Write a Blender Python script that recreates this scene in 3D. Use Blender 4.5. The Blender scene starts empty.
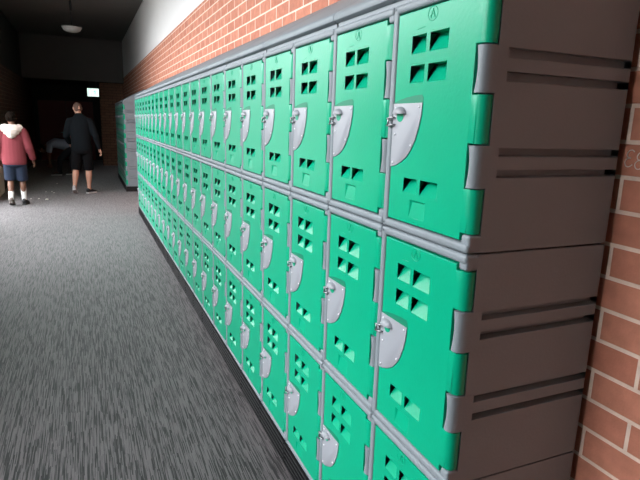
import bpy, bmesh, math, random
from math import sin, cos, pi, radians
from mathutils import Vector, Matrix, Euler

C = bpy.context.scene.collection
S = bpy.context.scene

# ------------------------------------------------------------------ camera
cam_d = bpy.data.cameras.new('camera'); cam = bpy.data.objects.new('camera', cam_d); C.objects.link(cam)
yaw, pitch, roll, F = .4163, -.2144, .0319, 531.68
fw = Vector((sin(yaw)*cos(pitch), cos(yaw)*cos(pitch), sin(pitch)))
rt = Vector((cos(yaw), -sin(yaw), 0)); up = rt.cross(fw)
r2 = rt*cos(roll)+up*sin(roll); u2 = -rt*sin(roll)+up*cos(roll)
M = Matrix((r2, u2, -fw)).transposed().to_4x4(); M.translation = Vector((-.790, -.946, 1.583))
cam.matrix_world = M
cam_d.sensor_width = 36; cam_d.lens = F*36/640; cam_d.clip_start = .05; cam_d.clip_end = 300
S.camera = cam

# ------------------------------------------------------------------ world: overcast daylight sky, dimmer towards the ground
W = bpy.data.worlds.new('overcast_sky'); S.world = W; W.use_nodes = True
nt = W.node_tree; nt.nodes.clear()
out = nt.nodes.new('ShaderNodeOutputWorld'); bg = nt.nodes.new('ShaderNodeBackground')
tc = nt.nodes.new('ShaderNodeTexCoord'); sx = nt.nodes.new('ShaderNodeSeparateXYZ'); cr = nt.nodes.new('ShaderNodeValToRGB')
nt.links.new(tc.outputs['Generated'], sx.inputs[0]); nt.links.new(sx.outputs['Z'], cr.inputs[0])
cr.color_ramp.elements[0].position = 0.0; cr.color_ramp.elements[0].color = (.30, .31, .32, 1)
cr.color_ramp.elements[1].position = .25; cr.color_ramp.elements[1].color = (.95, .97, 1.0, 1)
nt.links.new(cr.outputs[0], bg.inputs[0]); bg.inputs[1].default_value = 14.0
nt.links.new(bg.outputs[0], out.inputs[0])

S.view_settings.view_transform = 'Standard'; S.view_settings.look = 'None'
S.view_settings.gamma = 1; S.view_settings.use_curve_mapping = False
S.view_settings.exposure = 0.0

# window bays on the open left side: (y0, y1, z0, z1); each gets a daylight portal
XL = -2.42
BAYS = [(-.35, 1.8, .9, 3.6), (1.95, 5.05, 2.5, 3.9), (5.2, 7.6, .5, 3.9), (7.8, 10.1, .1, 3.9)]
for y0, y1, z0, z1 in BAYS:
    ld = bpy.data.lights.new('daylight_portal', 'AREA'); ld.shape = 'RECTANGLE'
    ld.size = z1-z0; ld.size_y = y1-y0; ld.cycles.is_portal = True
    lo = bpy.data.objects.new('daylight_portal', ld); C.objects.link(lo)
    lo.location = (XL-.2, (y0+y1)/2, (z0+z1)/2); lo.rotation_euler = (0, -pi/2, 0)   # shines towards +x

# ------------------------------------------------------------------ materials
def new_mat(name, rgb, rough=.5, spec=.5, metal=0, var=0, bump=0, scale=8, emit=None, es=0):
    m = bpy.data.materials.new(name); m.use_nodes = True; n = m.node_tree; b = n.nodes['Principled BSDF']
    b.inputs['Base Color'].default_value = (*rgb, 1); b.inputs['Roughness'].default_value = rough
    b.inputs['Metallic'].default_value = metal; b.inputs['Specular IOR Level'].default_value = spec
    t = n.nodes.new('ShaderNodeTexCoord'); no = n.nodes.new('ShaderNodeTexNoise'); no.inputs['Scale'].default_value = scale
    no.inputs['Detail'].default_value = 4
    n.links.new(t.outputs['Object'], no.inputs['Vector'])
    if var:
        mx = n.nodes.new('ShaderNodeMix'); mx.data_type = 'RGBA'
        mx.inputs[6].default_value = (*[c*(1-var) for c in rgb], 1); mx.inputs[7].default_value = (*[min(1, c*(1+var)) for c in rgb], 1)
        n.links.new(no.outputs['Fac'], mx.inputs[0]); n.links.new(mx.outputs[2], b.inputs['Base Color'])
    if bump:
        n2 = n.nodes.new('ShaderNodeTexNoise'); n2.inputs['Scale'].default_value = scale*20
        n.links.new(t.outputs['Object'], n2.inputs['Vector'])
        bp = n.nodes.new('ShaderNodeBump'); bp.inputs['Strength'].default_value = bump; bp.inputs['Distance'].default_value = .002
        n.links.new(n2.outputs['Fac'], bp.inputs['Height']); n.links.new(bp.outputs[0], b.inputs['Normal'])
    if emit:
        b.inputs['Emission Color'].default_value = (*emit, 1); b.inputs['Emission Strength'].default_value = es
    return m

GREEN = new_mat('green_plastic', (.0, .345, .190), .30, .27, var=.08, bump=.15, scale=5)
GREY = new_mat('grey_plastic', (.21, .243, .268), .48, .4, var=.05, bump=.25, scale=6)
PLATE = new_mat('pale_grey_plate', (.30, .315, .35), .4, .5, var=.04, scale=9)
STEEL = new_mat('steel', (.35, .35, .37), .4, .5, metal=1)
RIVET = new_mat('rivet', (.75, .76, .8), .3, .5, metal=.3)
SCOOP_SHADE = new_mat('shaded_green_plastic', (.0, .20, .11), .5)  # door green darkened to paint in the shade of the scoop
BLACKP = new_mat('black_plastic', (.010, .010, .011), .5, .25)
WHITEP = new_mat('white_plaster', (.86, .85, .85), .8, .2, var=.03, scale=3)
CEIL = new_mat('grey_ceiling', (.17, .16, .15), .85, .2, var=.05, scale=2)
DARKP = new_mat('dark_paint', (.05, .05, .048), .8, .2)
CREAM = new_mat('cream_paint', (.62, .58, .50), .7, .2)
REDDOOR = new_mat('dark_red_door', (.16, .015, .012), .5)
OPAL = new_mat('opal_glass', (.34, .34, .33), .35)
CHALK = new_mat('pale_chalk', (.78, .68, .62), .9)

def brick_mat(name, c1, c2, mort, axis='Y', z_off=0, y_off=0):
    m = bpy.data.materials.new(name); m.use_nodes = True; n = m.node_tree; b = n.nodes['Principled BSDF']
    g = n.nodes.new('ShaderNodeNewGeometry'); s = n.nodes.new('ShaderNodeSeparateXYZ'); n.links.new(g.outputs['Position'], s.inputs[0])
    cb = n.nodes.new('ShaderNodeCombineXYZ')
    ay = n.nodes.new('ShaderNodeMath'); ay.operation = 'ADD'; ay.inputs[1].default_value = y_off+100*.252
    az = n.nodes.new('ShaderNodeMath'); az.operation = 'ADD'; az.inputs[1].default_value = z_off
    n.links.new(s.outputs[axis], ay.inputs[0]); n.links.new(s.outputs['Z'], az.inputs[0])
    n.links.new(ay.outputs[0], cb.inputs[0]); n.links.new(az.outputs[0], cb.inputs[1])
    br = n.nodes.new('ShaderNodeTexBrick'); br.inputs['Scale'].default_value = 1
    br.inputs['Brick Width'].default_value = .252; br.inputs['Row Height'].default_value = .089
    br.inputs['Mortar Size'].default_value = .0062; br.inputs['Mortar Smooth'].default_value = .25; br.inputs['Bias'].default_value = -.1
    br.offset = .5; br.inputs['Color1'].default_value = (*c1, 1); br.inputs['Color2'].default_value = (*c2, 1); br.inputs['Mortar'].default_value = (*mort, 1)
    n.links.new(cb.outputs[0], br.inputs['Vector'])
    no = n.nodes.new('ShaderNodeTexNoise'); no.inputs['Scale'].default_value = 22; no.inputs['Detail'].default_value = 5
    n.links.new(g.outputs['Position'], no.inputs['Vector'])
    mr = n.nodes.new('ShaderNodeMapRange'); mr.inputs[1].default_value = .3; mr.inputs[2].default_value = .7; mr.inputs[3].default_value = .86; mr.inputs[4].default_value = 1.1
    n.links.new(no.outputs['Fac'], mr.inputs[0])
    mx = n.nodes.new('ShaderNodeVectorMath'); mx.operation = 'SCALE'
    n.links.new(br.outputs['Color'], mx.inputs[0]); n.links.new(mr.outputs[0], mx.inputs['Scale'])
    n.links.new(mx.outputs[0], b.inputs['Base Color'])
    # faces sit proud of the mortar, faces are gritty
    n2 = n.nodes.new('ShaderNodeTexNoise'); n2.inputs['Scale'].default_value = 160; n.links.new(g.outputs['Position'], n2.inputs['Vector'])
    h = n.nodes.new('ShaderNodeMath'); h.operation = 'MULTIPLY_ADD'; h.inputs[1].default_value = -3.0
    n.links.new(br.outputs['Fac'], h.inputs[0]); n.links.new(n2.outputs['Fac'], h.inputs[2])
    bp = n.nodes.new('ShaderNodeBump'); bp.inputs['Strength'].default_value = .5; bp.inputs['Distance'].default_value = .0018
    n.links.new(h.outputs[0], bp.inputs['Height']); n.links.new(bp.outputs[0], b.inputs['Normal'])
    b.inputs['Roughness'].default_value = .8; b.inputs['Specular IOR Level'].default_value = .25
    return m
BR = dict(c1=(.58, .235, .155), c2=(.48, .18, .118), mort=(.85, .66, .55))
BRICK_Y = brick_mat('red_brick_side', axis='Y', z_off=-.94+.089*20+.0445*0, y_off=.002, **BR)
BRICK_X = brick_mat('red_brick_end', axis='X', z_off=-.94+.089*20, c1=(.34, .19, .12), c2=(.26, .14, .09), mort=(.10, .07, .05))
BRICK_D = brick_mat('dark_brick_side', axis='Y', z_off=-.94+.089*20, c1=(.13, .06, .045), c2=(.08, .04, .03), mort=(.2, .15, .12))

def carpet():
    m = bpy.data.materials.new('striped_carpet'); m.use_nodes = True; n = m.node_tree; b = n.nodes['Principled BSDF']
    g = n.nodes.new('ShaderNodeNewGeometry')
    def streak(sx_, sy_, det):
        mp = n.nodes.new('ShaderNodeMapping'); mp.inputs['Scale'].default_value = (sx_, sy_, 1)
        n.links.new(g.outputs['Position'], mp.inputs[0])
        t = n.nodes.new('ShaderNodeTexNoise'); t.inputs['Scale'].default_value = 1; t.inputs['Detail'].default_value = det
        t.inputs['Roughness'].default_value = .6
        n.links.new(mp.outputs[0], t.inputs['Vector']); return t
    a = streak(270, 4.5, 2); c = streak(420, 300, 2); d = streak(95, 5, 1); big = streak(.7, .4, 2)
    sp = n.nodes.new('ShaderNodeSeparateXYZ'); n.links.new(g.outputs['Position'], sp.inputs[0])
    def mth(op, x, y=None, z=None):
        q = n.nodes.new('ShaderNodeMath'); q.operation = op
        for i, w in enumerate((x, y, z)):
            if w is None: continue
            if isinstance(w, (int, float)): q.inputs[i].default_value = w
            else: n.links.new(w, q.inputs[i])
        return q.outputs[0]
    xi = mth('FLOOR', mth('MULTIPLY', sp.outputs['X'], 230.0))
    w1 = n.nodes.new('ShaderNodeTexWhiteNoise'); w1.noise_dimensions = '1D'; n.links.new(xi, w1.inputs['W'])
    yi = mth('FLOOR', mth('ADD', mth('MULTIPLY', sp.outputs['Y'], mth('MULTIPLY_ADD', w1.outputs[0], 5.0, 6.0)), mth('MULTIPLY', w1.outputs[0], 37.0)))
    cv = n.nodes.new('ShaderNodeCombineXYZ'); n.links.new(xi, cv.inputs[0]); n.links.new(yi, cv.inputs[1])
    w2 = n.nodes.new('ShaderNodeTexWhiteNoise'); w2.noise_dimensions = '2D'; n.links.new(cv.outputs[0], w2.inputs['Vector'])
    tuft = mth('MULTIPLY', mth('SUBTRACT', w2.outputs[0], .5), .30)
    r = n.nodes.new('ShaderNodeValToRGB'); r.color_ramp.elements[0].position = .41; r.color_ramp.elements[0].color = (.012, .011, .012, 1)
    r.color_ramp.elements[1].position = .56; r.color_ramp.elements[1].color = (.118, .102, .108, 1)
    ad = n.nodes.new('ShaderNodeMath'); ad.operation = 'MULTIPLY_ADD'; ad.inputs[1].default_value = .35
    su = n.nodes.new('ShaderNodeMath'); su.operation = 'SUBTRACT'; su.inputs[1].default_value = .5
    n.links.new(d.outputs['Fac'], su.inputs[0]); n.links.new(su.outputs[0], ad.inputs[0]); n.links.new(a.outputs['Fac'], ad.inputs[2])
    tot = mth('ADD', ad.outputs[0], tuft); n.links.new(tot, r.inputs[0])
    mr = n.nodes.new('ShaderNodeMapRange'); mr.inputs[1].default_value = .3; mr.inputs[2].default_value = .7; mr.inputs[3].default_value = .75; mr.inputs[4].default_value = 1.25
    n.links.new(c.outputs['Fac'], mr.inputs[0])
    vm = n.nodes.new('ShaderNodeVectorMath'); vm.operation = 'SCALE'
    n.links.new(r.outputs[0], vm.inputs[0]); n.links.new(mr.outputs[0], vm.inputs['Scale'])
    n.links.new(vm.outputs[0], b.inputs['Base Color'])
    bp = n.nodes.new('ShaderNodeBump'); bp.inputs['Strength'].default_value = .6; bp.inputs['Distance'].default_value = .003
    n.links.new(tot, bp.inputs['Height']); n.links.new(bp.outputs[0], b.inputs['Normal'])
    b.inputs['Roughness'].default_value = .75; b.inputs['Specular IOR Level'].default_value = .35
    b.inputs['Sheen Weight'].default_value = .25; b.inputs['Sheen Roughness'].default_value = .4
    return m
CARPET = carpet()

# ------------------------------------------------------------------ helpers
def obj(name, bm, mats, parent=None, loc=None, smooth=None):
    me = bpy.data.meshes.new(name); bmesh.ops.recalc_face_normals(bm, faces=bm.faces) if smooth != 'keep' else None
    bm.to_mesh(me); bm.free()
    for m in (mats if isinstance(mats, (list, tuple)) else [mats]): me.materials.append(m)
    if smooth and smooth != 'keep':
        for p in me.polygons: p.use_smooth = True
        if smooth != 'all': me.set_sharp_from_angle(angle=radians(smooth))
    o = bpy.data.objects.new(name, me); C.objects.link(o)
    if parent: o.parent = parent
    if loc: o.location = loc
    return o
def thing(name, label, cat, loc=(0, 0, 0), rotz=0, group=None):
    o = bpy.data.objects.new(name, None); C.objects.link(o); o.empty_display_size = .1
    o.location = loc; o.rotation_euler = (0, 0, rotz); o['label'] = label; o['category'] = cat
    if group: o['group'] = group
    return o
def tag(o, label, cat, group=None):
    o['label'] = label; o['category'] = cat
    if group: o['group'] = group
    return o
def box(bm, x0, x1, y0, y1, z0, z1, bev=0, seg=2, mi=0):
    b2 = bmesh.new(); r = bmesh.ops.create_cube(b2, size=1)
    for v in b2.verts: v.co = Vector(((x0+x1)/2+v.co.x*(x1-x0), (y0+y1)/2+v.co.y*(y1-y0), (z0+z1)/2+v.co.z*(z1-z0)))
    if bev: bmesh.ops.bevel(b2, geom=list(b2.edges), offset=bev, segments=seg, profile=.5, affect='EDGES')
    for f in b2.faces: f.material_index = mi
    t = bpy.data.meshes.new('t'); b2.to_mesh(t); b2.free(); bm.from_mesh(t); bpy.data.meshes.remove(t)
    return bm
def prism(bm, poly, axis, a0, a1):
    """closed prism: poly of 2D points in the plane across axis, run from a0 to a1"""
    def P(u, v, a): return {'x': (a, u, v), 'y': (u, a, v), 'z': (u, v, a)}[axis]
    A = [bm.verts.new(P(u, v, a0)) for u, v in poly]; B = [bm.verts.new(P(u, v, a1)) for u, v in poly]
    bm.faces.new(A); bm.faces.new(B[::-1]); n = len(poly)
    for i in range(n): bm.faces.new((A[i], A[(i+1) % n], B[(i+1) % n], B[i]))
    return bm
def lathe(bm, prof, seg=20, ctr=(0, 0, 0), axis=None):
    mt = Matrix.Identity(3) if axis is None else Vector((0, 0, 1)).rotation_difference(Vector(axis)).to_matrix()
    c = Vector(ctr); rings = []
    for r, z in prof:
        if r < 1e-6: rings.append([bm.verts.new(c+mt@Vector((0, 0, z)))])
        else: rings.append([bm.verts.new(c+mt@Vector((r*cos(2*pi*k/seg), r*sin(2*pi*k/seg), z))) for k in range(seg)])
    for a, b in zip(rings, rings[1:]):
        for k in range(seg):
            q = [a[k % len(a)], a[(k+1) % len(a)], b[(k+1) % len(b)], b[k % len(b)]]
            q = list(dict.fromkeys(q))
            if len(q) >= 3: bm.faces.new(q)
    for rg in (rings[0], rings[-1]):
        if len(rg) > 1: bm.faces.new(rg)
    return bm
def tube(bm, pts, r, seg=8):
    pts = [Vector(p) for p in pts]; rings = []
    for i, p in enumerate(pts):
        d = (pts[min(i+1, len(pts)-1)]-pts[max(i-1, 0)]).normalized()
        a = d.orthogonal().normalized() if i == 0 else (a-d*a.dot(d)).normalized()
        b = d.cross(a); rings.append([bm.verts.new(p+(a*cos(2*pi*k/seg)+b*sin(2*pi*k/seg))*r) for k in range(seg)])
    for x, y in zip(rings, rings[1:]):
        for k in range(seg): bm.faces.new((x[k], x[(k+1) % seg], y[(k+1) % seg], y[k]))
    bm.faces.new(rings[0]); bm.faces.new(rings[-1][::-1]); return bm
def struct(name, bm, mats, parent=None):
    o = obj(name, bm, mats, parent)
    if parent is None: o['kind'] = 'structure'
    return o

# ------------------------------------------------------------------ the setting
XR = .47; ZC = 3.95; ZB = 2.84; YE = 17.9; YS = -4.2
struct('floor', box(bmesh.new(), XL-.25, XR+.3, YS-.3, 21.2, -.1, 0), CARPET)
struct('ceiling', box(bmesh.new(), XL-.6, XR+.3, YS-.3, YE+.3, ZC, ZC+.15), CEIL)
struct('wall_right', box(bmesh.new(), XR, XR+.25, YS-.3, 21.2, 0, ZB), BRICK_Y)
struct('wall_right_upper', box(bmesh.new(), XR-.004, XR+.25, YS-.3, YE, ZB+.0005, ZC), WHITEP)
# left side: masonry at the far end, piers and glazed daylight bays nearer the camera
struct('wall_left', box(bmesh.new(), XL-.25, XL, 11.6, 21.2, 0, 2.68), BRICK_D)
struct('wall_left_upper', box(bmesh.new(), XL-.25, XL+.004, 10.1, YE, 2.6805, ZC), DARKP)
bm = bmesh.new()
ys = [YS-.3]+[v for b in BAYS for v in b[:2]]+[11.6]
for a, b in zip(ys[::2], ys[1::2]):
    box(bm, XL-.2, XL, a, b, 0, ZC if b < 11.5 else 2.68)
for y0, y1, z0, z1 in BAYS: box(bm, XL-.2, XL, y0, y1, z1, ZC); box(bm, XL-.2, XL, y0, y1, 0, z0)
struct('wall_left_piers', bm, CREAM)
for i, (y0, y1, z0, z1) in enumerate(BAYS):
    f = bmesh.new()
    for (a0, a1, b0, b1) in ((y0, y0+.05, z0, z1), (y1-.05, y1, z0, z1), (y0+.05, y1-.05, z0, z0+.06), (y0+.05, y1-.05, z1-.05, z1), *([(y0+.05, y1-.05, 2.1, 2.15)] if z0 < 2 else []), ((y0+y1)/2-.025, (y0+y1)/2+.025, z0+.06, max(2.1, z1-.05))):
        box(f, XL-.13, XL-.07, a0, a1, b0, b1)
    struct('window_%d' % (i+1), f, STEEL)
struct('trim_1', box(bmesh.new(), XL, XL+.055, 10.2, 11.75, 0, .86, .004), CREAM)
# far end: plaster bulkhead over a lower passage, brick pier, end wall with a dark red door
struct('wall_bulkhead', box(bmesh.new(), XL, XR, YE, YE+.25, 2.68, ZC), CEIL)
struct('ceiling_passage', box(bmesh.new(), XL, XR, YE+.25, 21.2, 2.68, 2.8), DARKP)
struct('wall_pier', box(bmesh.new(), -.26, XR, YE+.5, YE+.75, 0, 2.68), BRICK_X)
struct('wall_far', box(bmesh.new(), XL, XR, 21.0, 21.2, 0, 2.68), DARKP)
d1 = struct('door_1', box(bmesh.new(), -2.25, -1.35, 20.92, 20.995, 0.01, 2.12, .004), REDDOOR)
bm = bmesh.new(); tube(bm, [(-1.45, 20.9, 1.0), (-1.45, 20.87, 1.0), (-1.57, 20.87, 1.0)], .01); obj('door_handle', bm, STEEL, d1)
d2 = struct('door_2', box(bmesh.new(), -1.34, -.44, 20.92, 20.995, 0.01, 2.12, .004), REDDOOR)
bm = bmesh.new(); tube(bm, [(-1.24, 20.9, 1.0), (-1.24, 20.87, 1.0), (-1.12, 20.87, 1.0)], .01); obj('door_handle', bm, STEEL, d2)
struct('wall_back', box(bmesh.new(), XL, XR, YS-.3, YS, 0, ZC), WHITEP)
# outside: a paved court and the building across it
struct('ground_court', box(bmesh.new(), -30, XL-.25, -20, 40, -.12, -.02), new_mat('paving', (.16, .16, .15), .9, var=.1))
struct('wall_across_court', box(bmesh.new(), -14, -13.6, -20, 40, 0, 3.6), new_mat('court_wall', (.12, .12, .10), .9, var=.1))

# chalk scrawl 'EE' on the brick beside the lockers
def scrawl(pts):
    return [(XR-.0015, y, z) for y, z in pts]
bm = bmesh.new()
def cursive_e(y, z, s, w):
    P = [(y-s*.55*w, z+s*.40), (y-s*.30*w, z+s*.50), (y+s*.05*w, z+s*.42), (y+s*.20*w, z+s*.22), (y+s*.05*w, z+s*.05), (y-s*.25*w, z+s*.03),
         (y+s*.10*w, z-s*.02), (y+s*.34*w, z-s*.22), (y+s*.20*w, z-s*.45), (y-s*.15*w, z-s*.5), (y-s*.5*w, z-s*.36)]
    o = []
    for i in range(len(P)-1):
        for k in range(4):
            t = k/4; p0 = P[max(i-1, 0)]; p1 = P[i]; p2 = P[i+1]; p3 = P[min(i+2, len(P)-1)]
            o.append(tuple(.5*((2*p1[j])+(-p0[j]+p2[j])*t+(2*p0[j]-5*p1[j]+4*p2[j]-p3[j])*t*t+(-p0[j]+3*p1[j]-3*p2[j]+p3[j])*t**3) for j in (0, 1)))
    o.append(P[-1]); return o
tube(bm, scrawl(cursive_e(-.012, 1.523, .042, .6)), .0014, 6)
tube(bm, scrawl(cursive_e(-.040, 1.519, .042, .6)), .0014, 6)
obj('chalk_scrawl', bm, CHALK, bpy.data.objects['wall_right'])

# ------------------------------------------------------------------ lockers
P = .388; H = .6; XO = .010; DEP = .449-XO
def make_body():
    bm = bmesh.new()
    # shell: the side towards -y carries two pairs of grooves
    x0, x1, y0, y1, z0, z1 = .0225, DEP, .0015, P-.0015, .0015, H-.0015
    b = bmesh.new()
    xs = [x0, .050, .424, x1]
    grooves = [(.176, .194, 1), (.224, .243, 0), (.388, .408, 1), (.437, .458, 0)]
    zs = sorted({z0, z1, *[g[0] for g in grooves], *[g[1] for g in grooves]})
    def V(x, y, z): return b.verts.new((x, y, z))
    def quad(*p): return b.faces.new([V(*q) for q in p])
    for i in range(3):
        for j in range(len(zs)-1):
            a, c, s, t = xs[i], xs[i+1], zs[j], zs[j+1]
            g = next((g for g in grooves if abs(g[0]-s) < 1e-6), None)
            if g and i >= 1:
                d = .022 if i == 1 or not g[2] else .04
                dd = y0+d
                quad((a, dd, s+.003), (c, dd, s+.003), (c, dd, t), (a, dd, t))
                quad((a, y0, s), (c, y0, s), (c, dd, s+.003), (a, dd, s+.003))
                quad((a, y0, t), (c, y0, t), (c, dd, t), (a, dd, t))
                if i == 1: quad((a, y0, s), (a, dd, s+.003), (a, dd, t), (a, y0, t))
                if i == 2 and g[2]: quad((a, y0+.022, s+.003), (a, dd, s+.003), (a, dd, t), (a, y0+.022, t))
                if i == 2: quad((c, y0, s), (c, dd, s+.003), (c, dd, t), (c, y0, t))
            else: quad((a, y0, s), (c, y0, s), (c, y0, t), (a, y0, t))
    bmesh.ops.remove_doubles(b, verts=b.verts, dist=1e-5)
    # other five sides as grids matching the borders
    for j in range(len(zs)-1):
        s, t = zs[j], zs[j+1]
        quad((x0, y0, s), (x0, y0, t), (x0, y1, t), (x0, y1, s)); quad((x1, y0, s), (x1, y0, t), (x1, y1, t), (x1, y1, s))
    for i in range(3):
        a, c = xs[i], xs[i+1]
        quad((a, y0, z0), (c, y0, z0), (c, y1, z0), (a, y1, z0)); quad((a, y0, z1), (c, y0, z1), (c, y1, z1), (a, y1, z1))
    b.faces.new([V(x, y1, z0) for x in xs]+[V(x, y1, z) for z in zs[1:] for x in (x1,)]+[V(x, y1, z1) for x in xs[-2::-1]]+[V(x0, y1, z) for z in zs[-2:0:-1]])
    bmesh.ops.remove_doubles(b, verts=b.verts, dist=1e-5)
    bmesh.ops.recalc_face_normals(b, faces=b.faces)
    ed = [e for e in b.edges if len(e.link_faces) == 2 and e.calc_face_angle(0) > .6 and
          all((abs(v.co.z-z1) < 1e-4 or abs(v.co.z-z0) < 1e-4 or abs(v.co.x-x1) < 1e-4) for v in e.verts)]
    bmesh.ops.bevel(b, geom=ed, offset=.004, segments=2, profile=.5, affect='EDGES')
    ed = [e for e in b.edges if len(e.link_faces) == 2 and e.calc_face_angle(0) > 1.0 and all(abs(v.co.y-y0) < 1e-4 for v in e.verts)]
    bmesh.ops.bevel(b, geom=ed, offset=.0015, segments=2, profile=.5, affect='EDGES')
    t = bpy.data.meshes.new('t'); b.to_mesh(t); b.free(); bm.from_mesh(t); bpy.data.meshes.remove(t)
    # front frame rails with rolled edges
    xf = -.0140
    box(bm, xf, .05, P-.0245, P-.001, .001, H-.001, .0075, 3)
    box(bm, xf, .05, .002, P-.001, H-.024, H-.001, .0085, 3)
    box(bm, xf, .05, .002, P-.001, .001, .024, .0085, 3)
    box(bm, xf+.004, .05, .0016, .032, H-.040, H-.003, .007, 3)    # corner ears
    box(bm, xf+.004, .05, .0016, .032, .003, .044, .007, 3)
    # two moulded hinge knuckles, waisted on the door side
    for a, c in ((.152, .247), (.361, .460)):
        k = bmesh.new(); n = 8; cols = []
        for i in range(n+1):
            z = a+(c-a)*i/n; w = .030-.006*sin(pi*i/n)
            prof = [(.05, .0008), (.010, .0008), (-.004, .003), (-.011, .009), (-.0138, .016), (-.0138, w-.005), (-.011, w), (.05, w)]
            cols.append([k.verts.new((x, y, z)) for x, y in prof])
        for u, v in zip(cols, cols[1:]):
            for q in range(8): k.faces.new((u[q], u[(q+1) % 8], v[(q+1) % 8], v[q]))
        k.faces.new(cols[0]); k.faces.new(cols[-1][::-1])
        t = bpy.data.meshes.new('t'); k.to_mesh(t); k.free(); bm.from_mesh(t); bpy.data.meshes.remove(t)
    return bm
PYS = [(.137, .211), (.228, .290)]
PZS = [(.694, .738), (.767, .811)]; PZS = [(a-.3+.0, b-.3+.0) for a, b in PZS]
PZS = [(1.694-1.3, 1.738-1.3), (1.766-1.3, 1.811-1.3)]
LOW = (.110, .149)
def make_door():
    bm = bmesh.new(); XF = -.011
    # rounded profile around the hinge corner, as (x, y) along the door width
    prof = [(.019, .0035), (.0115, .0018)]
    for k in range(0, 7):
        a = k/6*pi/2; prof.append((.009-.020*sin(a), .0258-.024*cos(a)))
    arc = len(prof)
    ys = sorted({.036, .137, .211, .228, .290, .3605, .184, .255})
    prof += [(XF, y) for y in ys]
    y_at = [p[1] for p in prof]
    notch = [(.149, .251), (.357, .464)]
    zs = sorted({.0285, H-.0285, .047, H-.043, .047+.0, .092, *LOW, *PZS[0], *PZS[1], *[z for n in notch for z in n]})
    G = [[bm.verts.new((p[0], p[1], z)) for z in zs] for p in prof]
    mid = lambda a, b: (a+b)/2
    for i in range(len(prof)-1):
        for j in range(len(zs)-1):
            z = mid(zs[j], zs[j+1]); y = mid(y_at[i], y_at[i+1]); right = y_at[i+1] <= .0365
            if right and (z < .047 or z > H-.043 or any(a < z < b for a, b in notch)): continue
            hole = any(a < y < b for a, b in PYS) and (any(a < z < b for a, b in PZS) or LOW[0] < z < LOW[1])
            if hole: continue
            if .184 < y < .255 and .047 < z < .092: continue
            bm.faces.new((G[i][j], G[i+1][j], G[i+1][j+1], G[i][j+1]))
    outer = [e for e in bm.edges if len(e.link_faces) == 1]
    def pocket(a, b, s, t, deep):
        d = XF+deep; v = lambda x, y, z: bm.verts.new((x, y, z))
        # back slopes: deep under the hood at the top, running out to the face at the sill
        A, B, Cc, D = v(XF, a, s), v(XF, b, s), v(d, b, t), v(d, a, t)
        bm.faces.new((A, B, Cc, D)); bm.faces.new((v(XF, a, t), v(XF, b, t), v(d, b, t), v(d, a, t)))
        bm.faces.new((v(XF, a, s), v(XF, a, t), v(d, a, t)))   # far cheek left out, the dark gap standing in for its shade
    for a, b in PYS:
        for s, t in PZS+[LOW]: pocket(a, b, s, t, .031)
    # shallow square finger recess below
    a, b, s, t, d = .184, .255, .047, .092, XF+.006
    v = lambda x, y, z: bm.verts.new((x, y, z))
    bm.faces.new((v(XF, a, s), v(XF, b, s), v(d, b-.006, t-.004), v(d, a+.006, t-.004)))
    for q in (((XF, a, t), (XF, b, t), (d, b-.006, t-.004), (d, a+.006, t-.004)), ((XF, a, s), (XF, a, t), (d, a+.006, t-.004)), ((XF, b, s), (XF, b, t), (d, b-.006, t-.004))):
        bm.faces.new([v(*p) for p in q])
    bmesh.ops.remove_doubles(bm, verts=bm.verts, dist=1e-5)
    # returns round the perimeter so the door has thickness
    inpk = lambda p: any(a-.001 < p.y < b+.001 for a, b in PYS) and any(a-.001 < p.z < b+.001 for a, b in PZS+[LOW])
    ed = [e for e in bm.edges if len(e.link_faces) == 1 and not all(inpk(q.co) for q in e.verts)]
    r = bmesh.ops.extrude_edge_only(bm, edges=ed)
    for g in r['geom']:
        if isinstance(g, bmesh.types.BMVert):
            g.co += Vector((.016, 0, 0)) if g.co.y > .03 else Vector((.012, .010, 0))
    bmesh.ops.recalc_face_normals(bm, faces=bm.faces)
    if sum(f.normal.x*f.calc_area() for f in bm.faces) > 0: bmesh.ops.reverse_faces(bm, faces=bm.faces)
    ed = [e for e in bm.edges if len(e.link_faces) == 2 and e.calc_face_angle(0) > .55 and all(v.co.x < XF+.001 for v in e.verts)]
    bmesh.ops.bevel(bm, geom=ed, offset=.0018, segments=2, profile=.5, affect='EDGES')
    return bm
def plate_outline(n=10):
    top = (.2215, 1.644-1.3)
    c = [(.360, .344), (.2215, .344), (.2235, .312), (.232, .282), (.2445, .250), (.262, .224), (.283, .203), (.308, .188), (.335, .178), (.360, .173)]
    return c
def make_emblem():
    bm = bmesh.new(); cy, cz = .206, .553
    tube(bm, [(-.0112, cy+.020*cos(t*pi/12), cz+.0165*sin(t*pi/12)) for t in range(25)], .0008, 5)
    tube(bm, [(-.0112, cy+.008, cz-.010), (-.0112, cy-.001, cz+.011), (-.0112, cy-.009, cz-.010)], .0010, 5)
    tube(bm, [(-.0112, cy+.010, cz-.003), (-.0112, cy-.006, cz+.001)], .0009, 5)
    tube(bm, [(-.0112, cy+.030+.0, cz-.026), (-.0112, cy+.062, cz-.028)], .0007, 5)
    return bm
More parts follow.
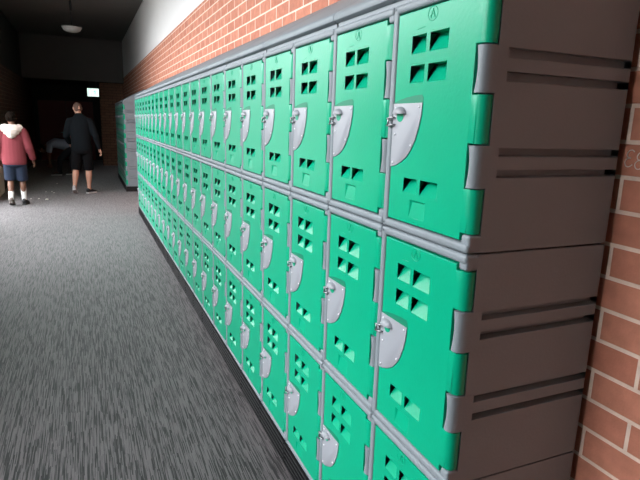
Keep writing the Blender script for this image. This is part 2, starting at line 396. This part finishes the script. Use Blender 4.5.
def make_locker(loc, label, group):
    t = thing('locker', label, 'locker', loc, 0, group)
    b = obj('body', make_body(), GREY, t, smooth=40)
    d = obj('door', make_door(), GREEN, t, smooth=40)
    for p in d.data.polygons: p.use_smooth = all(d.data.vertices[i].co.y < .040 for i in p.vertices)
    wn = b.modifiers.new('even_shading', 'WEIGHTED_NORMAL'); wn.keep_sharp = True; wn.weight = 100
    obj('moulded_emblem', make_emblem(), GREEN, d, smooth=60)
    # near-flat patch over the lock plate, the scoop's shade painted as darker green
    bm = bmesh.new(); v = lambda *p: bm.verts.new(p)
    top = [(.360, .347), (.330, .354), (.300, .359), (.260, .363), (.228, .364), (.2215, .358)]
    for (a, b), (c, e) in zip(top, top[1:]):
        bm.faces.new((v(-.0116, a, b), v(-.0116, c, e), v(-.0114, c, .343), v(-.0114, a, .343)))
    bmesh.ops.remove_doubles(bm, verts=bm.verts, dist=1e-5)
    obj('lock_scoop_shade', bm, SCOOP_SHADE, d)
    bm = bmesh.new(); prism(bm, plate_outline(), 'x', -.0138, -.0105)
    bmesh.ops.bevel(bm, geom=[e for e in bm.edges if all(v.co.x < -.0137 for v in e.verts)], offset=.0012, segments=2, profile=.5, affect='EDGES')
    pl = obj('lock_plate', bm, PLATE, t, smooth=35)
    for y, z in ((.347, .331), (.234, .334), (.344, .262), (.262, .236), (.347, .186)):
        bm = bmesh.new(); lathe(bm, [(.0034, 0), (.0034, .0012), (.002, .0026), (0, .003)], 10, (-.0138, y, z), (-1, 0, 0)); obj('rivet', bm, RIVET, pl, smooth=60)
    # turn knob: a half hood over a dished green eye
    bm = bmesh.new(); n = 12
    lathe(bm, [(.0165, 0), (.0165, .0008), (0, .0008)], 20, (-.0139, .322, .312), (-1, 0, 0)); obj('lock_eye', bm, GREEN, pl)
    bm = bmesh.new(); N = 14; MM = 6; rows = []
    for i in range(MM+1):
        ph = i/MM*pi/2
        rows.append([bm.verts.new((-.0139-.018*sin(ph), .322+.0285*cos(k/N*pi)*cos(ph), .317+.019*sin(k/N*pi)*(.35+.65*cos(ph)))) for k in range(N+1)])
    for a, b in zip(rows, rows[1:]):
        for k in range(N): bm.faces.new((a[k], a[k+1], b[k+1], b[k]))
    bmesh.ops.remove_doubles(bm, verts=bm.verts, dist=1e-5)
    o = obj('lock_knob', bm, PLATE, pl, smooth='all')
    # hasp staple bridging door and frame
    bm = bmesh.new()
    tube(bm, [(-.014, .346, .306), (-.021, .350, .308), (-.0235, .362, .306), (-.0235, .374, .304), (-.016, .378, .302)], .0026, 6)
    tube(bm, [(-.014, .346, .288), (-.021, .350, .288), (-.0235, .362, .286), (-.0235, .374, .285), (-.016, .378, .285)], .0026, 6)
    tube(bm, [(-.0235, .368, .306), (-.0240, .368, .286)], .0026, 6)
    obj('hasp', bm, STEEL, t, smooth='all')
    return t
ORD = ['first', 'second', 'third', 'fourth', 'fifth', 'sixth', 'seventh', 'eighth', 'ninth', 'tenth', 'eleventh', 'twelfth', 'thirteenth', 'fourteenth',
       'fifteenth', 'sixteenth', 'seventeenth', 'eighteenth', 'nineteenth', 'twentieth', 'twenty-first', 'twenty-second']
TIERS = [('top', 1.3, 1.0), ('middle', .689, 1.0183), ('bottom', .113, .96)]
def copy_tree(o, parent=None, fine=True):
    c = o.copy(); C.objects.link(c)
    if parent: c.parent = parent
    for ch in list(o.children):
        if fine or not ch.name.startswith(('rivet', 'moulded_emblem', 'lock_eye')): copy_tree(ch, c, fine)
    return c
NC = 22; first = None
def where(k, n):
    if k == 0: return 'nearest column beside the bare brick wall'
    if k == n-1: return 'farthest column'
    if k < n/2: return '%s column from the near end' % ORD[k]
    return '%s column back from the far end' % ORD[n-1-k]
for k in range(NC):
    for tn, z, sc in TIERS:
        lab = 'green-doored locker of the near row, %s tier, %s' % (tn, where(k, NC))
        if first is None:
            first = make_locker((0, 0, 0), lab, 'lockers of the near row'); o = first
        else: o = copy_tree(first, None, k < 11); o['label'] = lab
        o.location = (XO, k*P, z); o.scale = (1, 1, sc)
N2 = 8; Y2 = 11.42
for k in range(N2):
    for tn, z, sc in TIERS:
        o = copy_tree(first, None, False); o['group'] = 'lockers of the distant row'
        o['label'] = 'green-doored locker, distant row, %s tier, %s column' % (tn, 'nearest' if k == 0 else ('farthest' if k == N2-1 else ORD[k]))
        o.location = (XO, Y2+k*P, z); o.scale = (1, 1, sc)
# sloping tops, each spanning two columns
def slope_top(name, y0, y1):
    bm = bmesh.new()
    prof = [(.006, 1.9155), (-.0035, 1.922), (-.0065, 1.932), (-.003, 1.942), (.006, 1.950), (.022, 1.960), (.44, 2.200), (.449, 2.200), (.449, 1.9155)]
    prism(bm, prof, 'y', y0+.0015, y1-.0015)
    bmesh.ops.bevel(bm, geom=[e for e in bm.edges if abs(e.verts[0].co.y-e.verts[1].co.y) < 1e-6], offset=.0025, segments=2, profile=.5, affect='EDGES')
    bm2 = box(bm, .012, .44, y0+.006, y1-.006, 1.9005, 1.918)
    return obj(name, bm2, GREY, smooth=35)
for k in range(0, NC, 2):
    tag(slope_top('locker_sloping_top', k*P, (k+2)*P), 'grey sloping locker top, %s' % ('end piece nearest the camera' if k == 0 else '%s piece counted from the camera' % ORD[k//2]), 'locker top', 'sloping tops of the near row')
for k in range(0, N2, 2):
    tag(slope_top('locker_sloping_top', Y2+k*P, Y2+(k+2)*P), 'grey sloping top on the distant lockers, %s piece' % ORD[k//2], 'locker top', 'sloping tops of the distant row')
# black ribbed plinths, one per column
def plinth(y0, h=.112):
    bm = bmesh.new()
    box(bm, .012, .43, y0+.003, y0+P-.003, .001, h-.002)
    n = 5
    for i in range(n):
        z = .006+i*(h-.014)/(n-1)
        box(bm, -.012, .02, y0+.002, y0+P-.002, z-.004, z+.0045, .0015, 1)
    for y in (y0+.004, y0+P-.010): box(bm, -.010, .02, y, y+.006, .001, h-.003)
    return obj('locker_plinth', bm, BLACKP)
for k in range(NC):
    tag(plinth(k*P, .111), 'black ribbed plinth under the near lockers, %s' % ('end piece by the brick wall' if k == 0 else '%s piece from the near end' % ORD[k]), 'plinth', 'plinths of the near row')
for k in range(N2):
    tag(plinth(Y2+k*P, .111), 'black ribbed plinth under the distant lockers, %s piece' % ORD[k], 'plinth', 'plinths of the distant row')

# ------------------------------------------------------------------ pendant lamp, exit sign
t = thing('pendant_lamp', 'white bowl pendant lamp on a dark stem below the dark ceiling', 'lamp', (-.90, 11.5, ZC))
bm = bmesh.new(); lathe(bm, [(.06, 0), (.06, -.03), (.03, -.05), (0, -.05)], 20); obj('ceiling_rose', bm, BLACKP, t, smooth=40)
bm = bmesh.new(); tube(bm, [(0, 0, -.04), (0, 0, -.31)], .022, 10); tube(bm, [(0, 0, -.30), (0, 0, -.60)], .008, 8); obj('stem', bm, BLACKP, t, smooth=40)
bm = bmesh.new(); lathe(bm, [(0, -.575), (.10, -.58), (.195, -.60), (.197, -.612), (0, -.614)], 28); obj('gallery', bm, BLACKP, t, smooth=40)
bm = bmesh.new(); lathe(bm, [(0, -.615), (.188, -.615), (.180, -.640), (.150, -.680), (.10, -.705), (.05, -.716), (0, -.718)], 28); obj('lamp_shade', bm, OPAL, t, smooth=50)

t = thing('exit_sign', 'lit green and white exit sign hanging below the far bulkhead', 'sign', (-.46, YE+.08, 2.68))
bm = bmesh.new(); box(bm, -.175, .175, -.03, .03, -.47, -.21, .006); 
obj('housing', bm, new_mat('sign_housing', (.7, .7, .7), .5), t)
bm = bmesh.new(); tube(bm, [(-.1, 0, -.21), (-.1, 0, 0)], .006); tube(bm, [(.1, 0, -.21), (.1, 0, 0)], .006); obj('hanger', bm, STEEL, t)
GL = new_mat('sign_green', (.05, .5, .25), .5, emit=(.25, 1.0, .6), es=.9)
WL = new_mat('sign_white', (.9, .9, .9), .5, emit=(.78, 1.0, .90), es=1.5)
bm = bmesh.new(); box(bm, -.165, .165, -.033, -.0305, -.46, -.22); fc = obj('lit_panel', bm, WL, t)
bm = bmesh.new()   # running figure, arrow and door outline
def flat(pts): prism(bm, [(x, z) for x, z in pts], 'y', -.036, -.0335)
flat([(-.145+.0, -.44), (-.13, -.44), (-.13, -.25), (-.06, -.25), (-.06, -.44), (-.045, -.44), (-.045, -.235), (-.145, -.235)])
lathe(bm, [(.013, 0), (.013, .002), (0, .002)], 12, (.055, -.0335, -.262), (0, -1, 0))
flat([(.03, -.28), (.07, -.285), (.075, -.35), (.045, -.35)])
flat([(.045, -.345), (.065, -.35), (.04, -.395), (.005, -.41), (.002, -.395), (.028, -.383)])
flat([(.060, -.345), (.077, -.35), (.092, -.39), (.085, -.43), (.07, -.43), (.074, -.392)])
flat([(.03, -.282), (.034, -.298), (.0, -.33), (-.012, -.318)])
flat([(.066, -.285), (.075, -.3), (.11, -.325), (.118, -.31)])
obj('pictogram', bm, GL, t)

# ------------------------------------------------------------------ people
def loft(bm, rings, seg=14):
    """rings: (centre, ra, rb, side vector). closed tube with elliptical sections"""
    R = []
    n = len(rings); cs = [Vector(r[0]) for r in rings]
    for i, (c, ra, rb, sv) in enumerate(rings):
        d = (cs[min(i+1, n-1)]-cs[max(i-1, 0)]).normalized(); a = Vector(sv); a = (a-d*a.dot(d)).normalized(); b = d.cross(a)
        R.append([bm.verts.new(Vector(c)+a*cos(2*pi*k/seg)*ra+b*sin(2*pi*k/seg)*rb) for k in range(seg)])
    for x, y in zip(R, R[1:]):
        for k in range(seg): bm.faces.new((x[k], x[(k+1) % seg], y[(k+1) % seg], y[k]))
    def cap(r, c, d, s):
        v = bm.verts.new(c+d*s)
        for k in range(seg): bm.faces.new((r[k], r[(k+1) % seg], v))
    cap(R[0], cs[0], (cs[0]-cs[1]).normalized(), min(rings[0][1:3])*.5)
    cap(R[-1], cs[-1], (cs[-1]-cs[-2]).normalized(), min(rings[-1][1:3])*.5)
def limb(bm, pts, rad, sv=(1, 0, 0), flat=1.0, sub=3):
    """smooth tapering limb through pts"""
    out = []; pts = [Vector(p) for p in pts]
    for i in range(len(pts)-1):
        for k in range(sub):
            t = k/sub; out.append((pts[i].lerp(pts[i+1], t), rad[i]*(1-t)+rad[i+1]*t))
    out.append((pts[-1], rad[-1]))
    loft(bm, [(c, r, r*flat, sv) for c, r in out])
def ball(bm, c, r):
    b = bmesh.new(); bmesh.ops.create_uvsphere(b, u_segments=16, v_segments=10, radius=1)
    for v in b.verts: v.co = Vector((v.co.x*r[0], v.co.y*r[1], v.co.z*r[2]))+Vector(c)
    t = bpy.data.meshes.new('t'); b.to_mesh(t); b.free(); bm.from_mesh(t); bpy.data.meshes.remove(t)
def fuse(name, bm, mat, parent, vox=.01, it=4):
    bmesh.ops.recalc_face_normals(bm, faces=bm.faces)
    o = obj(name, bm, mat, parent)
    m = o.modifiers.new('fuse', 'REMESH'); m.mode = 'VOXEL'; m.voxel_size = vox; m.use_smooth_shade = True
    s = o.modifiers.new('soften', 'SMOOTH'); s.factor = .5; s.iterations = it
    return o
def hand(bm, wrist, dr, side, palm, s=1.0):
    """dr: direction of the hand, side: towards the thumb, palm: palm normal"""
    w = Vector(wrist); d = Vector(dr).normalized(); sd = Vector(side); sd = (sd-d*sd.dot(d)).normalized(); pn = Vector(palm); pn = (pn-d*pn.dot(d)-sd*pn.dot(sd)).normalized()
    loft(bm, [(w-d*.02, .026*s, .020*s, sd), (w+d*.02*s, .032*s, .019*s, sd), (w+d*.055*s, .040*s, .016*s, sd), (w+d*.085*s, .040*s, .014*s, sd)])
    for k, (off, ln) in enumerate(((.030, .070), (.010, .080), (-.010, .074), (-.0235, .058))):
        b = w+d*.078*s+sd*off*s
        limb(bm, [b-d*.02, b+d*ln*.45*s+pn*.006, b+d*ln*.78*s+pn*.020*s, b+d*ln*.98*s+pn*.036*s], [.0092*s, .0088*s, .008*s, .0068*s], sd, sub=2)
    b = w+d*.028*s+sd*.026*s
    limb(bm, [b-sd*.01, b+sd*.020*s+d*.022*s+pn*.010, b+sd*.026*s+d*.050*s+pn*.018, b+sd*.024*s+d*.066*s+pn*.022], [.013*s, .0115*s, .0095*s, .0075*s], sd, sub=2)
def head(bm, c, fwd, upv, s=1.0):
    """skull, jaw, nose, ears, brow, lips around centre c"""
    c = Vector(c); f = Vector(fwd).normalized(); u = Vector(upv); u = (u-f*u.dot(f)).normalized(); r = f.cross(u)
    loft(bm, [(c-u*.105*s+f*.035*s, .030*s, .035*s, r), (c-u*.085*s+f*.03*s, .050*s, .060*s, r), (c-u*.05*s+f*.015*s, .063*s, .080*s, r), (c+u*.0*s, .073*s, .093*s, r),
              (c+u*.045*s-f*.005*s, .075*s, .095*s, r), (c+u*.08*s-f*.006*s, .062*s, .080*s, r), (c+u*.105*s-f*.006*s, .035*s, .046*s, r)], 18)
    limb(bm, [c+f*.085*s+u*.015*s, c+f*.108*s-u*.022*s, c+f*.09*s-u*.030*s], [.008*s, .0125*s, .010*s], r, sub=2)
    limb(bm, [c+f*.086*s-u*.055*s-r*.022*s, c+f*.094*s-u*.055*s, c+f*.086*s-u*.055*s+r*.022*s], [.006*s, .0085*s, .006*s], u, sub=2)
    limb(bm, [c+f*.084*s+u*.025*s-r*.04*s, c+f*.096*s+u*.028*s, c+f*.084*s+u*.025*s+r*.04*s], [.007*s, .008*s, .007*s], u, sub=2)
    for q in (-1, 1):
        e = c+r*q*.077*s-f*.008*s
        loft(bm, [(e-u*.032*s, .006*s, .010*s, r), (e-u*.01*s+r*q*.006*s, .008*s, .016*s, r), (e+u*.018*s+r*q*.009*s, .008*s, .020*s, r), (e+u*.032*s+r*q*.006*s, .006*s, .012*s, r)], 10)
    return c, f, u, r
def eyes(parent, c, f, u, r, s=1.0):
    bm = bmesh.new()
    for q in (-1, 1): ball(bm, c+f*.086*s+r*q*.031*s+u*.004*s, (.0105*s,)*3)
    obj('eyes', bm, EYE, parent, smooth='all')
def hair_cap(parent, c, f, u, r, mat, thick=.010, s=1.0, curly=False):
    bm = bmesh.new(); t = thick
    loft(bm, [(c-u*.055*s-f*.045*s, (.050*s+t), (.040*s+t), r), (c-u*.02*s-f*.028*s, .069*s+t, .066*s+t, r), (c+u*.02*s-f*.02*s, .074*s+t, .078*s+t, r), (c+u*.055*s-f*.012*s, .074*s+t, .086*s+t, r),
              (c+u*.085*s-f*.01*s, .060*s+t, .076*s+t, r), (c+u*.108*s-f*.008*s, .036*s+t, .046*s+t, r)], 18)
    if curly:
        rnd = random.Random(4)
        for i in range(70):
            a = rnd.uniform(0, 2*pi); h = rnd.uniform(-.02, .115)*s; w = math.sqrt(max(.05, 1-(h/.13)**2))
            p = c+u*h+r*cos(a)*.080*s*w+f*(sin(a)*.085*w-.025)*s
            if (p-c).dot(f) > .062*s and h < .06: continue
            ball(bm, p, (.017*s,)*3)
    return fuse('hair', bm, mat, parent, .008, 2)
def shoe(parent, heel, toe, upper, sole, lift=0, nm='shoe'):
    """heel/toe: ground points of the sole"""
    h = Vector(heel); t = Vector(toe); d = (t-h); L = d.length; d.normalize(); sd = d.cross(Vector((0, 0, 1))).normalized(); n = sd.cross(d).normalized()
    def ring(k, w, hh, base): return (h+d*L*k+n*(base+hh), w, hh, sd)
    bm = bmesh.new()
    loft(bm, [ring(.02, .028, .040, .018), ring(.15, .036, .048, .018), ring(.35, .036, .044, .016), ring(.6, .044, .030, .014), ring(.82, .044, .022, .012), ring(.97, .028, .016, .010)], 16)
    o = obj(nm, bm, upper, parent, smooth='all')
    bm = bmesh.new(); pts = []
    for k, w in ((0, .020), (.04, .033), (.25, .036), (.45, .036), (.68, .046), (.85, .044), (.97, .026), (1.0, .010)): pts.append((k, w))
    loop = [h+d*L*k+sd*w for k, w in pts]+[h+d*L*k-sd*w for k, w in pts[::-1]]
    A = [bm.verts.new(p) for p in loop]; B = [bm.verts.new(p+n*.024) for p in loop]
    bm.faces.new(A); bm.faces.new(B[::-1])
    for i in range(len(A)): bm.faces.new((A[i], A[(i+1) % len(A)], B[(i+1) % len(A)], B[i]))
    obj('sole', bm, sole, o)
    return o
EYE = new_mat('eye_white', (.6, .58, .55), .3)
SK_D = new_mat('dark_brown_skin', (.14, .062, .038), .5, var=.06)
SK_L = new_mat('fair_skin', (.50, .27, .19), .5, var=.06)
HAIR = new_mat('dark_hair', (.008, .006, .005), 1, 0)
BROWNH = new_mat('cropped_brown_hair', (.10, .055, .04), .8)
JACK = new_mat('coral_red_fleece', (.20, .040, .050), .9, .2, var=.1, bump=.4)
HOOD = new_mat('cream_fleece_hood', (.55, .47, .42), .95, .2, var=.06, bump=.5)
NAVY = new_mat('navy_shorts', (.018, .026, .048), .85, .2, var=.1)
BLK = new_mat('black_cloth', (.006, .008, .010), .9, .1)
SOCK = new_mat('white_sock', (.75, .74, .73), .9, .2)
SHOEK = new_mat('black_shoe', (.02, .02, .022), .5)
SHOEB = new_mat('grey_brown_shoe', (.12, .10, .09), .7, var=.2)
SHOEG = new_mat('grey_trainer', (.38, .37, .37), .7, var=.3, scale=40)
SOLEW = new_mat('white_sole', (.6, .6, .6), .7)
SOLED = new_mat('dark_sole', (.05, .05, .05), .7)
SLATE = new_mat('slate_grey_shirt', (.24, .27, .34), .9, .2, var=.1)
BLUE = new_mat('blue_waistband', (.03, .10, .42), .8, .2)
DTRS = new_mat('dark_trousers', (.02, .021, .025), .85, .2)
X = (1, 0, 0)
def torso_rings(pel, che, nek, w=1.0, d=1.0, sv=X, k=0.0):
    pel, che, nek = Vector(pel), Vector(che), Vector(nek); a = pel; u = (che-pel)
    return [(a-u*.22, (.10+k)*w, (.085+k)*d, sv), (a, (.155+k)*w, (.110+k)*d, sv), (a+u*.28, (.146+k)*w, (.100+k)*d, sv), (a+u*.5, (.140+k)*w, (.098+k)*d, sv), (a+u*.8, (.158+k)*w, (.108+k)*d, sv),
            (che, (.172+k)*w, (.110+k)*d, sv), (che.lerp(nek, .45), (.165+k)*w, (.092+k)*d, sv), (che.lerp(nek, .78), (.100+k)*w, (.068+k)*d, sv), (nek, (.055+k*.6), (.055+k*.6), sv)]

# --- student in a coral jacket, walking away
p1 = thing('person', 'person with dark hair in a coral jacket with cream hood and navy shorts, walking away', 'person', (-1.945, 9.85, 0))
J = dict(pel=(0, 0, .84), che=(0, .03, 1.19), nek=(0, .03, 1.36), hd=(0, .055, 1.515))
hipL, hipR = (-.085, 0, .80), (.085, 0, .80)
kL, aL = (-.085, .03, .45), (-.085, -.145, .115)      # left leg trails, heel rising
kR, aR = (.095, .06, .44), (.10, .04, .085)
shL, elL, wrL = (-.165, .02, 1.29), (-.235, -.02, 1.02), (-.235, .06, .80)
shR, elR, wrR = (.165, .02, 1.29), (.245, .0, 1.01), (.285, .08, .80)
bm = bmesh.new(); loft(bm, torso_rings(J['pel'], J['che'], J['nek'], .88, .95), 18)
limb(bm, [J['nek'], (0, .04, 1.43)], [.05, .048])
c, f, u, r = head(bm, J['hd'], (0, 1, -.05), (0, 0, 1), .95)
for a, b, cc, th in ((hipL, kL, aL, 0), (hipR, kR, aR, 0)):
    a, b, cc = Vector(a), Vector(b), Vector(cc)
    limb(bm, [a, a.lerp(b, .5), b, b.lerp(cc, .3)+Vector((0, -.012, 0)), b.lerp(cc, .75), cc], [.082, .068, .050, .052, .034, .032])
limb(bm, [aR, (.11, .16, .04)], [.035, .025]); limb(bm, [aL, (-.085, -.05, .05)], [.035, .025])
for a, b, cc, q in ((shL, elL, wrL, 1), (shR, elR, wrR, -1)):
    limb(bm, [a, Vector(a).lerp(Vector(b), .5), b, cc], [.05, .042, .036, .025])
    hand(bm, cc, Vector(cc)-Vector(b), (q*.3, 1, 0), (q, 0, 0), .95)
body = fuse('body', bm, SK_D, p1, .0075, 3); eyes(p1, c, f, u, r, .95); hair_cap(p1, c, f, u, r, HAIR, .014, .92, True)
bm = bmesh.new(); loft(bm, [((0, 0, .725), .185, .135, X), ((0, 0, .76), .195, .142, X), ((0, .005, .90), .190, .14, X), ((0, .01, 1.05), .187, .138, X), ((0, .02, 1.19), .190, .135, X), ((0, .03, 1.28), .180, .115, X), ((0, .03, 1.345), .115, .085, X), ((0, .03, 1.375), .075, .075, X)], 20)
for a, b, cc in ((shL, elL, wrL), (shR, elR, wrR)):
    a, b, cc = Vector(a), Vector(b), Vector(cc); limb(bm, [Vector((0, .02, 1.30)), a, a.lerp(b, .5), b, b.lerp(cc, .85), b.lerp(cc, .96)], [.075, .080, .076, .068, .056, .046])
jk = fuse('jacket', bm, JACK, p1, .009, 3)
bm = bmesh.new()   # hood lying open over the shoulders, hanging to a point behind
for s0, x0, x1, y, z in ((0, -.15, .15, -.015, 1.385), (1, -.17, .17, -.06, 1.355), (2, -.145, .145, -.098, 1.315), (3, -.105, .105, -.115, 1.27), (4, -.055, .055, -.120, 1.225)):
    limb(bm, [(x0, y+.05, z), (x0*.5, y+.0, z-.006), (0, y-.018, z-.012), (x1*.5, y, z-.006), (x1, y+.05, z)], [.028, .036, .04, .036, .028], (0, 0, 1))
for q in (-1, 1): limb(bm, [(q*.14, -.02, 1.375), (q*.10, .07, 1.39), (q*.05, .12, 1.34)], [.035, .035, .025])
fuse('hood', bm, HOOD, jk, .009, 4)
bm = bmesh.new(); loft(bm, [((0, 0, .86), .165, .125, X), ((0, 0, .78), .178, .135, X), ((0, 0, .70), .17, .13, X)], 18)
for a, b, q in ((hipL, kL, -1), (hipR, kR, 1)):
    a, b = Vector(a), Vector(b); limb(bm, [a, a.lerp(b, .4), a.lerp(b, .98)], [.100, .098, .096])
fuse('shorts', bm, NAVY, p1, .009, 2)
for kn, an, t0, t1 in ((kL, aL, .62, 1.0), (kR, aR, .38, 1.0)):
    kn, an = Vector(kn), Vector(an); bm = bmesh.new(); limb(bm, [kn.lerp(an, t0), kn.lerp(an, t0+.02), kn.lerp(an, .75), kn.lerp(an, t1)], [.047, .050 if t0 < .5 else .045, .041, .040]); obj('sock', bm, SOCK, p1, smooth='all')
shoe(p1, (-.085, -.205, .07), (-.085, .00, .0), SHOEB, SHOEB)
shoe(p1, (.09, -.03, 0), (.135, .215, 0), SHOEK, SOLED)

# --- tall person in black
p2 = thing('person', 'tall person with cropped hair in black top and black shorts, walking away', 'person', (-.86, 11.27, 0))
hipL, hipR = (-.085, 0, .96), (.095, 0, .96)
kL, aL = (-.13, .01, .52), (-.175, -.17, .135)
kR, aR = (.115, .05, .51), (.10, .03, .09)
shL, elL, wrL = (-.185, .01, 1.475), (-.275, .05, 1.19), (-.22, .27, 1.03)
shR, elR, wrR = (.185, .01, 1.475), (.285, -.05, 1.19), (.345, .04, .93)
bm = bmesh.new(); loft(bm, torso_rings((0, 0, 1.0), (0, .02, 1.40), (-.01, .03, 1.585), 1.08, 1.05), 18)
limb(bm, [(-.01, .03, 1.57), (-.02, .05, 1.66)], [.062, .058])
c, f, u, r = head(bm, (-.03, .065, 1.735), (-.35, 1, -.25), (-.05, 0, 1), 1.02)
for a, b, cc in ((hipL, kL, aL), (hipR, kR, aR)):
    a, b, cc = Vector(a), Vector(b), Vector(cc)
    limb(bm, [a, a.lerp(b, .5), b, b.lerp(cc, .3)+Vector((0, -.015, 0)), b.lerp(cc, .75), cc], [.098, .082, .060, .064, .042, .037])
limb(bm, [aR, (.16, .16, .04)], [.04, .028]); limb(bm, [aL, (-.18, -.06, .05)], [.04, .028])
for a, b, cc, q in ((shL, elL, wrL, 1), (shR, elR, wrR, -1)):
    limb(bm, [a, Vector(a).lerp(Vector(b), .5), b, cc], [.06, .05, .043, .029])
    hand(bm, cc, Vector(cc)-Vector(b)+Vector((.0 if q > 0 else .03, 0, -.02)), (q*.3, 1, .1), (q, 0, 0), 1.05)
fuse('body', bm, SK_L, p2, .0075, 3); eyes(p2, c, f, u, r, 1.02); hair_cap(p2, c, f, u, r, BROWNH, .003, 1.02)
bm = bmesh.new(); loft(bm, [((0, 0, .90), .195, .14, X), ((0, 0, .95), .200, .145, X), ((0, 0, 1.12), .190, .14, X), ((0, .01, 1.28), .205, .145, X), ((0, .02, 1.42), .222, .145, X), ((0, .02, 1.52), .205, .115, X), ((-.01, .03, 1.585), .115, .085, X), ((-.012, .035, 1.635), .072, .074, X)], 20)
for a, b, cc in ((shL, elL, wrL), (shR, elR, wrR)):
    a, b, cc = Vector(a), Vector(b), Vector(cc); limb(bm, [Vector((0, .02, 1.50)), a, a.lerp(b, .5), b, b.lerp(cc, .85), b.lerp(cc, .98)], [.085, .088, .078, .064, .050, .042])
fuse('long_sleeved_top', bm, BLK, p2, .009, 3)
bm = bmesh.new(); loft(bm, [((0, 0, 1.02), .165, .125, X), ((0, 0, .92), .188, .14, X), ((0, 0, .84), .18, .135, X)], 18)
for a, b in ((hipL, kL), (hipR, kR)):
    a, b = Vector(a), Vector(b); limb(bm, [a, a.lerp(b, .4), a.lerp(b, 1.02)], [.108, .106, .098])
fuse('shorts', bm, new_mat('black_shorts', (.005, .005, .006), .9, .1), p2, .009, 2)
shoe(p2, (-.185, -.26, .115), (-.165, .01, .0), SHOEG, SOLEW, nm='trainer')
shoe(p2, (.055, -.02, 0), (.24, .19, 0), SHOEK, SOLEW, nm='trainer')

# --- person bent right over in the passage
p3 = thing('person', 'person bent forward reaching to the floor in a slate shirt and dark trousers', 'person', (-1.45, 15.3, 0))
Y_ = (0, 1, 0)
pel, che, nek = Vector((.30, 0, .80)), Vector((-.08, 0, .86)), Vector((-.27, 0, .80))
hd = (-.40, .02, .70)
hN, hF = (.30, -.085, .78), (.30, .085, .78)
kN, aN = (.02, -.10, .44), (-.02, -.10, .09)
kF, aF = (.30, .10, .42), (.34, .10, .09)
bm = bmesh.new(); loft(bm, torso_rings(pel, che, nek, .95, 1.0, Y_), 18)
limb(bm, [nek, (-.34, .01, .76)], [.056, .052])
c, f, u, r = head(bm, hd, (-.5, 0, -.85), (-.85, 0, .5), .97)
for a, b, cc in ((hN, kN, aN), (hF, kF, aF)):
    a, b, cc = Vector(a), Vector(b), Vector(cc); limb(bm, [a, a.lerp(b, .5), b, b.lerp(cc, .3)+Vector((.012, 0, 0)), b.lerp(cc, .75), cc], [.09, .074, .054, .056, .037, .034], Y_)
    limb(bm, [cc, cc+Vector((-.13, 0, -.045))], [.036, .026], Y_)
ARM = (((-.20, -.17, .82), (-.24, -.20, .56), (-.22, -.14, .33)), ((-.20, .17, .82), (-.26, .20, .56), (-.26, .12, .33)))
for a, b, cc in ARM:
    limb(bm, [a, Vector(a).lerp(Vector(b), .5), b, cc], [.054, .045, .039, .027]); hand(bm, cc, Vector(cc)-Vector(b), (-1, 0, 0), (0, 1 if a[1] < 0 else -1, 0), 1)
fuse('body', bm, SK_D, p3, .0085, 3); eyes(p3, c, f, u, r, .97); hair_cap(p3, c, f, u, r, HAIR, .008, .97)
bm = bmesh.new(); loft(bm, [(pel+Vector((.0, 0, .01)), .185, .14, Y_), (pel.lerp(che, .3), .185, .14, Y_), (pel.lerp(che, .7), .195, .14, Y_), (che, .20, .135, Y_), (che.lerp(nek, .5), .19, .11, Y_), (nek, .09, .08, Y_)], 20)
for a, b, cc in ARM: limb(bm, [a, Vector(a).lerp(Vector(b), .5), Vector(a).lerp(Vector(b), .75)], [.078, .072, .070])
fuse('shirt', bm, SLATE, p3, .010, 3)
bm = bmesh.new(); loft(bm, [((.275, 0, .80), .176, .136, Y_), ((.345, 0, .80), .170, .132, Y_)], 20); fuse('waistband', bm, BLUE, p3, .010, 1)
bm = bmesh.new(); loft(bm, [((.28, 0, .80), .165, .125, Y_), ((.36, 0, .78), .178, .135, Y_), ((.41, 0, .74), .14, .11, Y_)], 20)
for a, b, cc in ((hN, kN, aN), (hF, kF, aF)):
    a, b, cc = Vector(a)+Vector((.03, 0, -.02)), Vector(b), Vector(cc); limb(bm, [a, a.lerp(b, .5), b, b.lerp(cc, .5), cc], [.108, .092, .074, .064, .058], Y_)
fuse('trousers', bm, DTRS, p3, .010, 2)
shoe(p3, (.045, -.10, 0), (-.225, -.10, 0), SHOEK, SOLEW); shoe(p3, (.405, .10, 0), (.135, .10, 0), SHOEK, SOLEW)

# ------------------------------------------------------------------ litter on the carpet
PAPER = new_mat('scrap_paper', (.75, .72, .64), .9, var=.1)
rnd = random.Random(8)
def scrap(x, y, s, label):
    bm = bmesh.new(); bmesh.ops.create_icosphere(bm, subdivisions=2, radius=1)
    for v in bm.verts:
        k = rnd.uniform(.65, 1.1); v.co = Vector((v.co.x*s*k, v.co.y*s*k*.8, max(v.co.z, -.7)*s*.6*k))
    z = min(v.co.z for v in bm.verts)
    for v in bm.verts: v.co.z -= z
    o = obj('paper_scrap', bm, PAPER, loc=(x, y, .0005)); tag(o, label, 'litter', 'pale scraps on the carpet')
for x, y, s, l in ((-1.518, 10.406, .030, 'largest pale crumpled scrap on the carpet between the two walkers'), (-1.665, 10.572, .016, 'small pale scrap left of the largest scrap'),
                   (-1.603, 11.631, .014, 'tiny pale scrap farthest left of the far three'), (-1.489, 11.611, .016, 'middle one of three far scraps'),
                   (-1.443, 11.438, .014, 'right-hand one of three far scraps'), (-1.804, 10.599, .012, 'tiny pale scrap beside the black shoe'),
                   (-1.452, 13.106, .018, 'lone pale scrap near the bent person')):
    scrap(x, y, s, l)
